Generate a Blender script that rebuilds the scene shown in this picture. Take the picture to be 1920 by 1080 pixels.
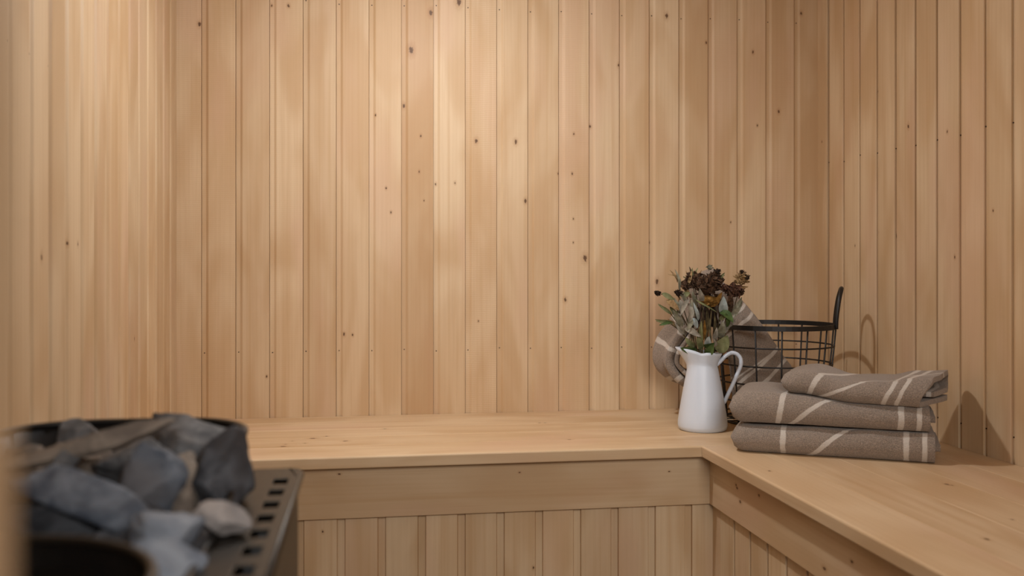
import bpy, bmesh, math, random
from mathutils import Vector, Matrix, noise
R = random.Random(7)
PI = math.pi
scene = bpy.context.scene
C = scene.collection
for o in list(bpy.data.objects): bpy.data.objects.remove(o)

# ------------------------------------------------------------------ camera
YAW = 0.1538            # turned right of the back wall's normal
FPX = 1742.0
EYE = 1.29
cd = bpy.data.cameras.new('camera'); cam = bpy.data.objects.new('camera', cd); C.objects.link(cam)
cam.location = (0, 0, EYE); cam.rotation_euler = (PI/2, 0, -YAW)
cd.sensor_width = 36; cd.lens = FPX*36/1920; cd.shift_y = -36/1920
cd.clip_start = 0.02; cd.clip_end = 50
cd.dof.use_dof = True; cd.dof.focus_distance = 2.15; cd.dof.aperture_fstop = 3.6
scene.camera = cam

# ------------------------------------------------------------------ world, light, exposure
w = bpy.data.worlds.new('world'); scene.world = w; w.use_nodes = True
bgn = w.node_tree.nodes['Background']
bgn.inputs[0].default_value = (1.0, 0.97, 0.94, 1); bgn.inputs[1].default_value = 0.25
def area(name, loc, rot, sx, sy, power, col, shape='RECTANGLE'):
    l = bpy.data.lights.new(name, 'AREA'); l.shape = shape; l.size = sx
    if shape == 'RECTANGLE': l.size_y = sy
    l.energy = power; l.color = col
    o = bpy.data.objects.new(name, l); C.objects.link(o); o.location = loc; o.rotation_euler = rot
    return o
# daylight of the bright room outside the open sauna door
area('doorway_daylight', (0.20, -0.95, 1.95), (math.radians(70), 0, math.radians(4)), 1.1, .6, 34, (1.0, 0.95, 0.89))
LAMP_POWER = 8.3; LAMP_DOWN = 4.9; LAMP_COL = (.97, 1.0, 1.02); LAMP_AT = (.16, 1.84, 2.08)
vs = scene.view_settings
vs.view_transform = 'Standard'; vs.look = 'None'; vs.gamma = 1; vs.use_curve_mapping = False
vs.exposure = -0.04

# ------------------------------------------------------------------ room numbers (metres)
XL, XR, YB, YF = -0.489, 1.279, 2.506, 0.085
ZC = 2.20
BT = 0.8985             # bench top
BY, BX = 1.965, 0.7285  # front edges of the two benches
NOSE = 0.0255
RE, SE = 0.030, 0.042   # how far rail and skirt stand back from the nosing
RAILB = EYE - 0.5285

# ------------------------------------------------------------------ helpers
def tag(o, label=None, cat=None, group=None, kind=None):
    if label: o['label'] = label
    if cat: o['category'] = cat
    if group: o['group'] = group
    if kind: o['kind'] = kind
    return o
def link(name, me, mat=None, parent=None, loc=None, rot=None):
    o = bpy.data.objects.new(name, me); C.objects.link(o)
    if mat and not me.materials: me.materials.append(mat)
    if parent: o.parent = parent
    if loc is not None: o.location = loc
    if rot is not None: o.rotation_euler = rot
    return o
def empty(name, loc=(0, 0, 0), rot=(0, 0, 0)):
    o = bpy.data.objects.new(name, None); C.objects.link(o); o.location = loc; o.rotation_euler = rot
    o.empty_display_size = 0.05
    return o
def pyd(name, vs_, fs, smooth=False):
    me = bpy.data.meshes.new(name); me.from_pydata([tuple(v) for v in vs_], [], fs); me.update()
    bm = bmesh.new(); bm.from_mesh(me); bmesh.ops.recalc_face_normals(bm, faces=bm.faces); bm.to_mesh(me); bm.free()
    if smooth: me.polygons.foreach_set('use_smooth', [True]*len(me.polygons))
    return me
def add_box(bm, a, b, bevel=0):
    r = bmesh.ops.create_cube(bm, size=1)
    vv = r['verts']
    for v in vv:
        v.co = Vector([(a[i]+b[i])/2 + v.co[i]*(b[i]-a[i]) for i in range(3)])
    if bevel:
        es = list({e for v in vv for e in v.link_edges})
        bmesh.ops.bevel(bm, geom=es, offset=bevel, segments=2, affect='EDGES', profile=0.5)
def box(name, a, b, mat, parent=None, bevel=0):
    bm = bmesh.new(); add_box(bm, a, b, bevel); me = bpy.data.meshes.new(name); bm.to_mesh(me); bm.free()
    return link(name, me, mat, parent)
def frame_path(pts, closed=False):
    n = len(pts); out = []; up = None
    for i in range(n):
        if closed: t = pts[(i+1) % n]-pts[i-1]
        else: t = pts[min(i+1, n-1)]-pts[max(i-1, 0)]
        t = t.normalized()
        if up is None:
            up = Vector((0, 0, 1)) if abs(t.z) < .9 else Vector((1, 0, 0))
        s = t.cross(up).normalized(); up = s.cross(t).normalized()
        out.append((t, s, up))
    return out
def tube_data(pts, rad, seg=8, closed=False, flat=1.0):
    """rad: number or list; flat squashes the section along its second axis"""
    pts = [Vector(p) for p in pts]; fr = frame_path(pts, closed); V = []; F = []
    n = len(pts)
    for i, (p, (t, s, u)) in enumerate(zip(pts, fr)):
        r = rad[i] if isinstance(rad, (list, tuple)) else rad
        for k in range(seg):
            a = 2*PI*k/seg; V.append(p+s*(math.cos(a)*r)+u*(math.sin(a)*r*flat))
    for i in range(n if closed else n-1):
        for k in range(seg):
            j = (i+1) % n
            F.append((i*seg+k, i*seg+(k+1) % seg, j*seg+(k+1) % seg, j*seg+k))
    if not closed:
        F.append(tuple(range(seg-1, -1, -1))); F.append(tuple((n-1)*seg+k for k in range(seg)))
    return V, F
def tube(name, pts, rad, mat, parent=None, seg=8, closed=False, flat=1.0):
    V, F = tube_data(pts, rad, seg, closed, flat)
    return link(name, pyd(name, V, F, True), mat, parent)
def join(parts):
    V, F = [], []
    for v, f in parts:
        b = len(V); V += list(v); F += [tuple(i+b for i in q) for q in f]
    return V, F
def smooth_path(pts, n=8):
    """Catmull-Rom through points"""
    P = [Vector(p) for p in pts]; P = [P[0]*2-P[1]]+P+[P[-1]*2-P[-2]]; out = []
    for i in range(1, len(P)-2):
        for k in range(n):
            t = k/n; a, b, c, d = P[i-1], P[i], P[i+1], P[i+2]
            out.append(0.5*((2*b)+(c-a)*t+(2*a-5*b+4*c-d)*t*t+(3*b-a-3*c+d)*t**3))
    out.append(P[-2]); return out

# ------------------------------------------------------------------ materials
def S(r, g, b):
    f = lambda c: (c/255/12.92) if c/255 <= 0.04045 else ((c/255+0.055)/1.055)**2.4
    return (f(r), f(g), f(b), 1)
class NT:
    def __init__(s, name):
        s.m = bpy.data.materials.new(name); s.m.use_nodes = True; s.t = s.m.node_tree
        s.b = s.t.nodes['Principled BSDF']
    def n(s, typ, **kw):
        nd = s.t.nodes.new('ShaderNode'+typ)
        for k, v in kw.items():
            if k == 'inp':
                for kk, vv in v.items(): s.put(nd, kk, vv)
            else: setattr(nd, k, v)
        return nd
    def put(s, nd, k, v):
        if isinstance(v, bpy.types.NodeSocket): s.t.links.new(v, nd.inputs[k])
        else: nd.inputs[k].default_value = v
    def math(s, op, a, b=0.0, c=None, clamp=False):
        nd = s.n('Math', operation=op, use_clamp=clamp); s.put(nd, 0, a); s.put(nd, 1, b)
        if c is not None: s.put(nd, 2, c)
        return nd.outputs[0]
    def vmath(s, op, a, b=(0, 0, 0)):
        nd = s.n('VectorMath', operation=op); s.put(nd, 0, a); s.put(nd, 1, b); return nd.outputs[0] if op not in ('LENGTH', 'DOT_PRODUCT') else nd.outputs['Value']
    def mix(s, fac, a, b, blend='MIX'):
        nd = s.n('Mix', data_type='RGBA', blend_type=blend); s.put(nd, 0, fac); s.put(nd, 6, a); s.put(nd, 7, b); return nd.outputs[2]
    def step(s, v, a, b):       # smooth 0..1 while v goes a..b
        nd = s.n('MapRange', interpolation_type='SMOOTHSTEP'); s.put(nd, 0, v); s.put(nd, 1, a); s.put(nd, 2, b); return nd.outputs[0]
    def noise(s, vec, scale, detail=3, rough=.5, dist=0):
        nd = s.n('TexNoise'); s.put(nd, 'Vector', vec); s.put(nd, 'Scale', scale); s.put(nd, 'Detail', detail); s.put(nd, 'Roughness', rough); s.put(nd, 'Distortion', dist); return nd.outputs[0]
    def bump(s, h, strength, dist):
        nd = s.n('Bump'); s.put(nd, 'Height', h); s.put(nd, 'Strength', strength); s.put(nd, 'Distance', dist); s.t.links.new(nd.outputs[0], s.b.inputs['Normal'])
    def base(s, c): s.put(s.b, 'Base Color', c)

NK = 6
def wood_material():
    """Pale aspen; local X runs across a board, local Z along it. Tone and knots come from the board's own properties."""
    q = NT('aspen_wood'); co = q.n('TexCoord').outputs['Object']
    rnd = q.n('ObjectInfo').outputs['Random']
    seed = q.math('MULTIPLY', rnd, 37.0)
    cv = q.n('CombineXYZ'); q.put(cv, 0, seed); q.put(cv, 1, q.math('MULTIPLY', rnd, 11.0)); q.put(cv, 2, q.math('MULTIPLY', rnd, 23.0))
    p = q.vmath('ADD', co, cv.outputs[0])
    att = lambda nm, out: q.n('Attribute', attribute_type='OBJECT', attribute_name=nm).outputs[out]
    tone = att('tone', 'Fac'); warm = att('warm', 'Fac'); fig = att('figure', 'Fac')
    fine = q.noise(q.vmath('MULTIPLY', p, (330, 330, 5)), 1, 4, .6)
    mid = q.noise(q.vmath('MULTIPLY', p, (48, 48, 0.9)), 1, 3, .55, .4)
    sw = q.noise(q.vmath('MULTIPLY', p, (9, 9, 2.6)), 1, 2, .5, .6)
    wav = q.n('TexWave', wave_type='BANDS', bands_direction='X'); q.put(wav, 'Vector', q.vmath('MULTIPLY', p, (1, 1, .05)))
    q.put(wav, 'Scale', 26.0); q.put(wav, 'Distortion', 7.0); q.put(wav, 'Detail', 2.0); q.put(wav, 'Detail Scale', 1.1)
    light, dark, rose = S(214, 189, 156), S(197, 166, 129), S(207, 173, 146)
    col = q.mix(q.step(sw, .35, .68), light, dark)
    col = q.mix(q.math('MULTIPLY', q.step(mid, .48, .75), .5), col, S(189, 153, 112))
    col = q.mix(q.math('MULTIPLY', wav.outputs[0], .10), col, S(184, 149, 111))
    col = q.mix(q.math('MULTIPLY', q.step(q.noise(q.vmath('MULTIPLY', p, (5, 5, 1.7)), 1.3, 2), .5, .7), .45), col, rose)
    col = q.mix(q.math('MULTIPLY', q.step(fine, .5, .8), .16), col, S(166, 126, 88))
    # cross figure: fine ripples across the grain on some boards
    rip = q.n('TexWave', wave_type='BANDS', bands_direction='Z'); q.put(rip, 'Vector', p); q.put(rip, 'Scale', 62.0); q.put(rip, 'Distortion', 2.2); q.put(rip, 'Detail', 2.0)
    col = q.mix(q.math('MULTIPLY', q.math('MULTIPLY', rip.outputs[0], fig), .30), col, S(180, 140, 100))
    col = q.mix(warm, col, S(190, 148, 103))
    hs = q.n('HueSaturation'); q.put(hs, 'Color', col); q.put(hs, 'Value', q.math('ADD', tone, 1.0)); col = hs.outputs[0]
    sx = q.n('SeparateXYZ'); q.put(sx, 0, co)
    wob = q.noise(q.vmath('MULTIPLY', p, (240, 240, 170)), 1, 2)
    for k in range(NK):
        kv = q.n('SeparateXYZ'); q.put(kv, 0, q.n('Attribute', attribute_type='OBJECT', attribute_name='knot_%d' % k).outputs['Vector'])
        dx = q.math('SUBTRACT', sx.outputs[0], kv.outputs[0]); dz = q.math('MULTIPLY', q.math('SUBTRACT', sx.outputs[2], kv.outputs[1]), .60)
        d = q.math('SQRT', q.math('ADD', q.math('MULTIPLY', dx, dx), q.math('MULTIPLY', dz, dz)))
        d = q.math('DIVIDE', d, q.math('MAXIMUM', kv.outputs[2], .00001))
        d = q.math('ADD', d, q.math('MULTIPLY', q.math('SUBTRACT', wob, .5), 1.5))
        has = q.math('GREATER_THAN', kv.outputs[2], .0003)
        halo = q.math('MULTIPLY', q.step(d, 3.0, .9), q.math('MULTIPLY', has, .26))
        core = q.math('MULTIPLY', q.step(d, 1.15, .55), q.math('MULTIPLY', has, .88))
        col = q.mix(halo, col, S(150, 100, 56)); col = q.mix(core, col, S(80, 48, 24))
    q.base(col)
    q.put(q.b, 'Roughness', .52); q.put(q.b, 'Specular IOR Level', .35)
    q.bump(fine, .12, .001)
    return q.m
WOOD = wood_material()
def simple(name, col, rough=.5, metal=0, spec=.5, nz=None):
    q = NT(name); co = q.n('TexCoord').outputs['Object']
    if nz:
        sc, c2, amt = nz
        f = q.noise(co, sc, 4); q.base(q.mix(q.math('MULTIPLY', q.step(f, .35, .7), amt), col, c2)); q.bump(f, .08, .001)
    else:
        f = q.noise(co, 60, 3); q.base(q.mix(q.math('MULTIPLY', f, .10), col, (col[0]*.8, col[1]*.8, col[2]*.8, 1)))
    q.put(q.b, 'Roughness', rough); q.put(q.b, 'Metallic', metal); q.put(q.b, 'Specular IOR Level', spec)
    return q.m
BLACK = simple('black_wire', S(20, 19, 20), .45)
HBLACK = simple('black_enamelled_steel', S(17, 16, 16), .38, 0, .5, (30, S(30, 27, 25), .5))
STEEL = simple('stainless_steel', (.062, .056, .048, 1), .42, .85, .5, (90, (.045, .041, .036, 1), .5))
INNER = simple('dark_heater_inside', S(10, 10, 10), .8)
ENAMEL = simple('white_enamel', S(213, 223, 238), .42, 0, .55)
NAIL = simple('nail_steel', S(52, 36, 24), .5, .3)
FLOOR = simple('floor_tile', S(120, 112, 104), .5, 0, .5, (12, S(96, 90, 84), .5))
LAMPW = simple('lamp_ring_white', S(230, 226, 218), .4)
BACKING = simple('wall_batten', S(110, 80, 50), .8)

# ------------------------------------------------------------------ boards
def board_mesh(name, width, length, flip=False, strip=.0115, depth=.0036, bev=.0075):
    """Tongue and groove board: face toward -Y, width along +X, length along +Z. A recessed strip runs beside the groove."""
    prof = [(0.0, .012), (0.0, .0080), (.0011, .0080), (.0013, depth+.0003), (strip, depth), (strip+bev*.25, depth*.80), (strip+bev*.5, depth*.45),
            (strip+bev*.75, depth*.15), (strip+bev, 0), (width-.0014, 0), (width-.0005, .0004), (width-.0001, .0014), (width-.0001, .012)]
    if flip: prof = [(width-x, y) for x, y in prof][::-1]
    n = len(prof); V = []; F = []
    for z in (0, length):
        for x, y in prof: V.append((x, y, z))
    for i in range(n-1): F.append((i, i+1, n+i+1, n+i))
    F.append(tuple(range(n-1, -1, -1))); F.append(tuple(range(n, 2*n)))
    F.append((n-1, 0, n, 2*n-1))
    return pyd(name, V, F)
def plank_mesh(name, width, length, thick, rnd=.002, top_round=None):
    """Plank: top face toward -Y, width along X, length along Z."""
    r = rnd; a = []
    def arc(cx, cy, r, a0, a1, n=4): return [(cx+r*math.cos(a0+(a1-a0)*k/n), cy+r*math.sin(a0+(a1-a0)*k/n)) for k in range(n+1)]
    r0 = top_round if top_round else r
    a += arc(r0, r0, r0, PI, 1.5*PI); a += arc(width-r, r, r, 1.5*PI, 2*PI)
    a += [(width, thick)]; a += arc(r0, thick-r0*.7, r0*.7, .5*PI, PI) if top_round else [(0, thick)]
    n = len(a); V = [(x, y, z) for z in (0, length) for x, y in a]; F = [(i, (i+1) % n, n+(i+1) % n, n+i) for i in range(n)]
    F.append(tuple(range(n-1, -1, -1))); F.append(tuple(range(n, 2*n)))
    return pyd(name, V, F)
BOARDS = []   # (object, width, length) for knots
def dress(o, width, length, tone=None, warm=0.0, fig=0.0):
    o['tone'] = R.uniform(-.055, .045) if tone is None else tone
    o['warm'] = warm; o['figure'] = fig
    for k in range(NK): o['knot_%d' % k] = [0.0, 0.0, 0.0]
    BOARDS.append([o, width, length, 0])
    return o
def knots(parent, lst):
    """lst of (world x, y, z, radius): give every knot to the board of that parent that it lies on"""
    bpy.context.view_layer.update()
    for x, y, z, r in lst:
        for b in BOARDS:
            o, wd, ln, k = b
            if o.parent is not parent or k >= NK: continue
            l = o.matrix_world.inverted() @ Vector((x, y, z))
            if 0 <= l.x <= wd and 0 <= l.z <= ln and abs(l.y) < .03:
                o['knot_%d' % k] = [l.x, l.z, r]; b[3] = k+1; break
def nails(name, pts, normal, parent, r=.0016):
    nrm = Vector(normal); s = Vector((0, 0, 1)).cross(nrm).normalized(); u = Vector((0, 0, 1)); P = []
    for p in pts:
        p = Vector(p); V = [p+nrm*.0003+(s*math.cos(a)+u*math.sin(a))*r for a in [2*PI*k/8 for k in range(8)]]
        V += [v-nrm*.002 for v in V]
        P.append((V, [tuple(range(8))]+[(k, (k+1) % 8, 8+(k+1) % 8, 8+k) for k in range(8)]))
    V, F = join(P); o = link(name, pyd(name, V, F), NAIL, parent); o['kind'] = 'stuff'; return o

# the setting -------------------------------------------------------
def slab(name, a, b, mat):
    o = box(name, a, b, mat); tag(o, kind='structure'); return o
ZT = ZC
floor = slab('floor', (XL-.15, YF-.1, -.1), (XR+.15, YB+.15, 0), FLOOR)
for i in range(6):
    for j in range(8):
        x0 = XL+.005+i*.295; y0 = YF+.105+j*.295
        x1, y1 = min(x0+.292, XR-.002), min(y0+.292, YB-.002)
        if x1 > x0+.02 and y1 > y0+.02 and not (x0 > BX+.02 or y0 > BY+.02): box('tile', (x0, y0, -.002), (x1, y1, .006), FLOOR, floor)
ceiling = slab('ceiling', (XL-.15, YF-.1, ZC+.013), (XR+.15, YB+.15, ZC+.1), BACKING)
wall_back = slab('wall_back', (XL-.15, YB+.0135, 0), (XR+.15, YB+.1, ZC+.013), BACKING)
wall_left = slab('wall_left', (XL-.1, YF+.09, 0), (XL-.0135, YB+.0135, ZC+.013), BACKING)
wall_right = slab('wall_right', (XR+.0135, YF+.09, 0), (XR+.1, YB+.0135, ZC+.013), BACKING)

# ceiling boards run along X (local Z -> world X, face down)
cm = board_mesh('ceiling_board', .090, XR-XL)
k = 0; y = YB
while y > YF+.15:
    o = link('board', cm, WOOD, ceiling); y -= .090
    # local x -> +Y, local y -> +Z, local z -> +X
    o.matrix_world = Matrix(((0, 0, 1, XL), (1, 0, 0, y), (0, 1, 0, ZC), (0, 0, 0, 1))); dress(o, .09, XR-XL)

# back wall: local x -> +X, y -> +Y, z -> +Z
WB = .086; x_first = XR-.0728
bmesh_ = board_mesh('wall_board', WB, ZC-.8)
tones = {19: (.03, 0, .35), 18: (-.03, .12, 0), 17: (.035, 0, .2), 16: (-.02, .08, .15), 15: (.02, .10, 0), 14: (.04, 0, 0), 13: (-.05, .42, 0), 12: (.03, 0, 0),
         11: (.05, 0, 1.0), 10: (.02, .05, .1), 9: (.0, .08, .1), 8: (.03, 0, .6), 7: (.0, .0, 0), 6: (.01, .1, .1), 5: (.02, 0, .1), 4: (-.02, .15, 0), 3: (-.02, .05, .2),
         2: (.02, .0, 0), 1: (-.02, .12, .25), 0: (-.04, .2, .2)}
for k in range(20):
    t = tones[k]
    if k == 0: me, wd = board_mesh('wall_board_cut', XR-x_first+.010, ZC-.8), XR-x_first+.010
    else: me, wd = bmesh_, WB
    o = link('board', me, WOOD, wall_back, (x_first-WB*k, YB, .8)); dress(o, wd, ZC-.8, *t)
xl = x_first-WB*19
o = link('board', plank_mesh('wall_board_end', xl-XL+.004, ZC-.8, .012, .0006), WOOD, wall_back, (XL-.004, YB, .8)); dress(o, xl-XL+.004, ZC-.8, .035, 0, .5)
nails('nail_heads', [(x_first-WB*k+.008, YB+.0034, EYE+z+R.uniform(-.004, .004)) for k in range(20) for z in (.7065, -.2185)], (0, -1, 0), wall_back)

# right wall: local x -> -Y, y -> +X, z -> +Z
WR = .084
rm = board_mesh('side_board', WR, ZC-.8, strip=.0070, depth=.0048, bev=.005)
y = YB-.0555; k = 0
def right_board(me, y0, wd, *t):
    o = link('board', me, WOOD, wall_right)
    o.matrix_world = Matrix(((0, 1, 0, XR), (-1, 0, 0, y0), (0, 0, 1, .8), (0, 0, 0, 1))); dress(o, wd, ZC-.8, *t)
right_board(plank_mesh('side_board_cut', .0555, ZC-.8, .012, .0006), YB+.004, .0555, .0, .1)
rn = []
while y > YF+.11:
    right_board(rm, y, WR); rn.append((XR+.004, y-.0015, EYE+.296+R.uniform(-.004, .004))); rn.append((XR+.004, y-.003, EYE-.338+R.uniform(-.004, .004))); y -= WR
nails('nail_heads', rn, (-1, 0, 0), wall_right)
# left wall: local x -> +Y, y -> -X, z -> +Z
WLft = .0812
lm_ = board_mesh('side_board', WLft, ZC-.02)
y = YB; ln = []
while y > YF+.10+WLft:
    y -= WLft
    o = link('board', lm_, WOOD, wall_left)
    o.matrix_world = Matrix(((0, -1, 0, XL), (1, 0, 0, y), (0, 0, 1, .02), (0, 0, 0, 1))); dress(o, WLft, ZC-.02)
    ln.append((XL-.0034, y+.008, EYE+.312+R.uniform(-.006, .006)))
nails('nail_heads', ln, (1, 0, 0), wall_left)

# front wall with the open doorway the camera looks through
JX0, JX1, JH = -.066, .74, 2.05
def front_boards(x0, x1, z0, z1, wall):
    x = x0
    while x < x1-.01:
        wd = min(.086, x1-x)
        me = board_mesh('front_board', wd, z1-z0, strip=min(.0125, wd*.2))
        o = link('board', me, WOOD, wall)
        # local x -> -X, y -> -Y (face toward +Y), z -> +Z
        o.matrix_world = Matrix(((-1, 0, 0, x+wd), (0, -1, 0, YF+.09), (0, 0, 1, z0), (0, 0, 0, 1))); dress(o, wd, z1-z0)
        x += wd
bm = bmesh.new()
add_box(bm, (XL-.15, YF+.02, 0), (JX0-.032, YF+.077, ZC+.013)); add_box(bm, (JX1+.032, YF+.02, 0), (XR+.15, YF+.077, ZC+.013)); add_box(bm, (JX0-.032, YF+.02, JH+.032), (JX1+.032, YF+.077, ZC+.013))
me = bpy.data.meshes.new('wall_front'); bm.to_mesh(me); bm.free()
wall_front = link('wall_front', me, BACKING); tag(wall_front, kind='structure')
front_boards(XL, JX0-.03, .02, ZC, wall_front); front_boards(JX1+.03, XR, .02, ZC, wall_front); front_boards(JX0-.03, JX1+.03, JH+.03, ZC, wall_front)
def jamb(name, a, b):
    bm = bmesh.new(); add_box(bm, a, b, .003); me = bpy.data.meshes.new(name); bm.to_mesh(me); bm.free()
    o = link(name, me, WOOD); tag(o, kind='structure'); o['tone'] = -.14; o['warm'] = .3; o['figure'] = 0.0; return o
jamb('trim_1', (JX0-.03, YF-.04, 0), (JX0, YF+.105, JH)); jamb('trim_2', (JX1, YF-.04, 0), (JX1+.03, YF+.105, JH)); jamb('trim_3', (JX0-.03, YF-.04, JH), (JX1+.03, YF+.105, JH+.03))

# ------------------------------------------------------------------ benches
bench_b = empty('sauna_bench', ((XL+BX)/2, BY+.25, 0)); tag(bench_b, 'long pale wooden bench built along the back wall behind the heater', 'bench', 'built-in corner benches')
bench_r = empty('sauna_bench', ((BX+XR)/2, 1.2, 0)); tag(bench_r, 'wooden bench running along the right wall toward the viewer, towels stacked on it', 'bench', 'built-in corner benches')
bpy.context.view_layer.update()
def put(o, parent, M):
    o.parent = parent; o.matrix_parent_inverse = parent.matrix_world.inverted(); o.matrix_world = M
GAP = .0007
# back bench planks: local x -> +Y (width), local y -> -Z (down), local z -> +X
ys = [BY, 2.0895, 2.2, 2.3085, 2.415, YB]
LB = XR-XL-.002
for i in range(5):
    wd = ys[i+1]-ys[i]-GAP
    o = link('plank', plank_mesh('bench_plank', wd, LB, NOSE, .0009, .004 if i == 0 else None), WOOD)
    put(o, bench_b, Matrix(((0, 0, 1, XL+.001), (1, 0, 0, ys[i]), (0, -1, 0, BT), (0, 0, 0, 1)))); dress(o, wd, LB, (.06, .05, .05, .04, .03)[i], .0)
# right bench planks: local x -> +X, y -> -Z, z -> -Y
xs = [BX, .845, .958, 1.072, 1.1865, XR]
LR = BY-GAP-(YF+.12)
for i in range(5):
    wd = xs[i+1]-xs[i]-(GAP if i < 4 else .001)
    o = link('plank', plank_mesh('bench_plank', wd, LR, NOSE, .0012, .004 if i == 0 else None), WOOD)
    put(o, bench_r, Matrix(((1, 0, 0, xs[i]), (0, 0, -1, BY-GAP), (0, -1, 0, BT), (0, 0, 0, 1)))); dress(o, wd, LR, (.03, .0, .02, .01, .01)[i], (.05, .12, .05, .03, .1)[i])
# rails (board on edge below the nosing)
zr = BT-NOSE-.0005; hr = zr-RAILB
o = link('rail', plank_mesh('bench_rail', hr, BX+RE-XL-.001, .018, .0015), WOOD)   # local x -> -Z, y -> +Y, z -> +X
put(o, bench_b, Matrix(((0, 0, 1, XL+.001), (0, 1, 0, BY+RE), (-1, 0, 0, zr), (0, 0, 0, 1)))); dress(o, hr, BX+RE-XL, -.05, .05)
LRr = BY+RE-(YF+.12)
o = link('rail', plank_mesh('bench_rail', hr, LRr, .018, .0015), WOOD)             # local x -> -Z, y -> +X, z -> -Y
put(o, bench_r, Matrix(((0, 1, 0, BX+RE), (0, 0, -1, BY+RE), (-1, 0, 0, zr), (0, 0, 0, 1)))); dress(o, hr, LRr, -.03, .08)
# skirts
WS = .0856; hs = RAILB+.06
sm = board_mesh('skirt_board', WS, hs, True, .0150, .0070, .003)
x = .7224
o = link('skirt_board', plank_mesh('skirt_board_cut', BX+SE-x+.005, hs, .012, .0006), WOOD); put(o, bench_b, Matrix.Translation((x, BY+SE, .006))); dress(o, BX+SE-x, hs)
while x > XL+.03:
    wd = min(WS, x-XL-.001); x -= wd
    o = link('skirt_board', sm if wd == WS else board_mesh('skirt_board_end', wd, hs, True, min(.015, wd*.3)), WOOD); put(o, bench_b, Matrix.Translation((x, BY+SE, .006))); dress(o, wd, hs)
WS2 = .0833
sm2 = board_mesh('skirt_board', WS2, hs, True, .0055, .0078, .003)
def rskirt(me, y0, wd):
    o = link('skirt_board', me, WOOD); put(o, bench_r, Matrix(((0, 1, 0, BX+SE), (-1, 0, 0, y0), (0, 0, 1, .006), (0, 0, 0, 1)))); dress(o, wd, hs)
rskirt(plank_mesh('skirt_board_cut', .045, hs, .012, .0006), BY+SE, .045)
y = BY+SE-.045
while y > YF+.12+WS2: rskirt(sm2, y, WS2); y -= WS2

# ------------------------------------------------------------------ knots, in room coordinates
def ray(px, py):
    x = (px-960)/FPX; z = -(py-504)/FPX; return (x*math.cos(YAW)+math.sin(YAW), -x*math.sin(YAW)+math.cos(YAW), z)
def on_y(px, py, Y): r = ray(px, py); t = Y/r[1]; return (r[0]*t, Y, EYE+r[2]*t)
def on_x(px, py, X): r = ray(px, py); t = X/r[0]; return (X, r[1]*t, EYE+r[2]*t)
def on_z(px, py, Z): r = ray(px, py); t = (Z-EYE)/r[2]; return (r[0]*t, r[1]*t, Z)
mm = .001
KB = [(374,45,5.5),(541,11,4),(509,10,3),(771,94,9),(860,4,9),(808,24,7),(704,216,2.8),(757,198,5),(789,255,3.2),(786,322,3),(724,353,3),(733,398,3),(795,376,2),
      (893,264,5.5),(967,266,5.5),(985,377,5),(1107,237,4),(1076,251,3),(1073,326,3.2),(1047,326,3.2),(1160,122,4),(1250,30,6),(1324,80,3.5),(1412,98,4),(1460,209,4.5),(1420,235,3),
      (1502,25,4.5),(1097,484,8),(1060,562,5),(1075,410,2.6),(1075,455,2.4),(645,627,4),(661,628,3),(759,704,6),(783,508,3.5),(897,602,2.6),(500,706,3),(1232,528,6),(817,345,3),(853,343,3),(1218,455,3),(1370,417,2.5)]
knots(wall_back, [(*on_y(a, b, YB), r*.0014*.50) for a, b, r in KB])
KR = [(1677,443,5),(1646,436,3.5),(1703,237,5),(1643,172,4),(1790,482,3.5),(1603,461,3),(1541,266,3),(1776,247,3.5),(1862,395,3)]
knots(wall_right, [(*on_x(a, b, XR), r*.0013*.5) for a, b, r in KR])
KL = [(78,482,5),(128,456,3.5),(146,458,3.5),(252,635,3.5),(306,334,3)]
knots(wall_left, [(*on_x(a, b, XL), r*.0011*.6) for a, b, r in KL])
KT = [(531,837,6),(586,822,7),(572,831,3),(548,827,3),(612,818,4),(648,827,5),(1068,824,4.5),(1012,793,4),(1022,793,3.5),(722,804,4),(535,833,3)]
knots(bench_b, [(*on_z(a, b, BT), r*.0013*.55) for a, b, r in KT])
knots(bench_b, [(*on_y(a, b, BY+RE), r*.0012*.38) for a, b, r in [(636,889,4),(974,886,3),(1255,884,3)]])
knots(bench_b, [(*on_y(a, b, BY+SE), r*.0012*.38) for a, b, r in [(605,997,4),(1000,1065,4.5)]])
knots(bench_r, [(*on_x(a, b, BX+RE), r*.0011*.6) for a, b, r in [(1380,909,4),(1382,915,4),(1388,941,5),(1423,929,4),(1546,1066,5),(1597,1053,4),(1598,1072,5)]])
knots(bench_r, [(*on_z(a, b, BT), r*.0011*.6) for a, b, r in [(1443,883,4),(1775,908,5),(1785,910,3),(1850,1011,5),(1898,974,3)]])

# ------------------------------------------------------------------ ceiling lamp
LX, LY, LZ = LAMP_AT
lamp = empty('ceiling_lamp', (LX, LY, ZC)); tag(lamp, 'small round glass dome lamp hanging just below the wooden ceiling', 'lamp')
bm = bmesh.new(); bmesh.ops.create_cone(bm, cap_ends=True, segments=32, radius1=.055, radius2=.06, depth=.016); me = bpy.data.meshes.new('base'); bm.to_mesh(me); bm.free()
link('base', me, LAMPW, lamp, (0, 0, -.008))
q = NT('lamp_glass'); co = q.n('TexCoord').outputs['Object']; q.base(q.mix(q.noise(co, 30), S(255, 244, 225), S(250, 236, 214)))
q.put(q.b, 'Emission Color', (1, .98, .94, 1)); q.put(q.b, 'Emission Strength', 6.0)
V = []; F = []; sg = 24; pr = [(.048, -.016), (.050, -.03), (.046, -.05), (.036, -.066), (.02, -.076), (.002, -.079)]
for r, z in pr: V += [(r*math.cos(2*PI*k/sg), r*math.sin(2*PI*k/sg), z) for k in range(sg)]
for i in range(len(pr)-1):
    for k in range(sg): F.append((i*sg+k, i*sg+(k+1) % sg, (i+1)*sg+(k+1) % sg, (i+1)*sg+k))
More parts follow.
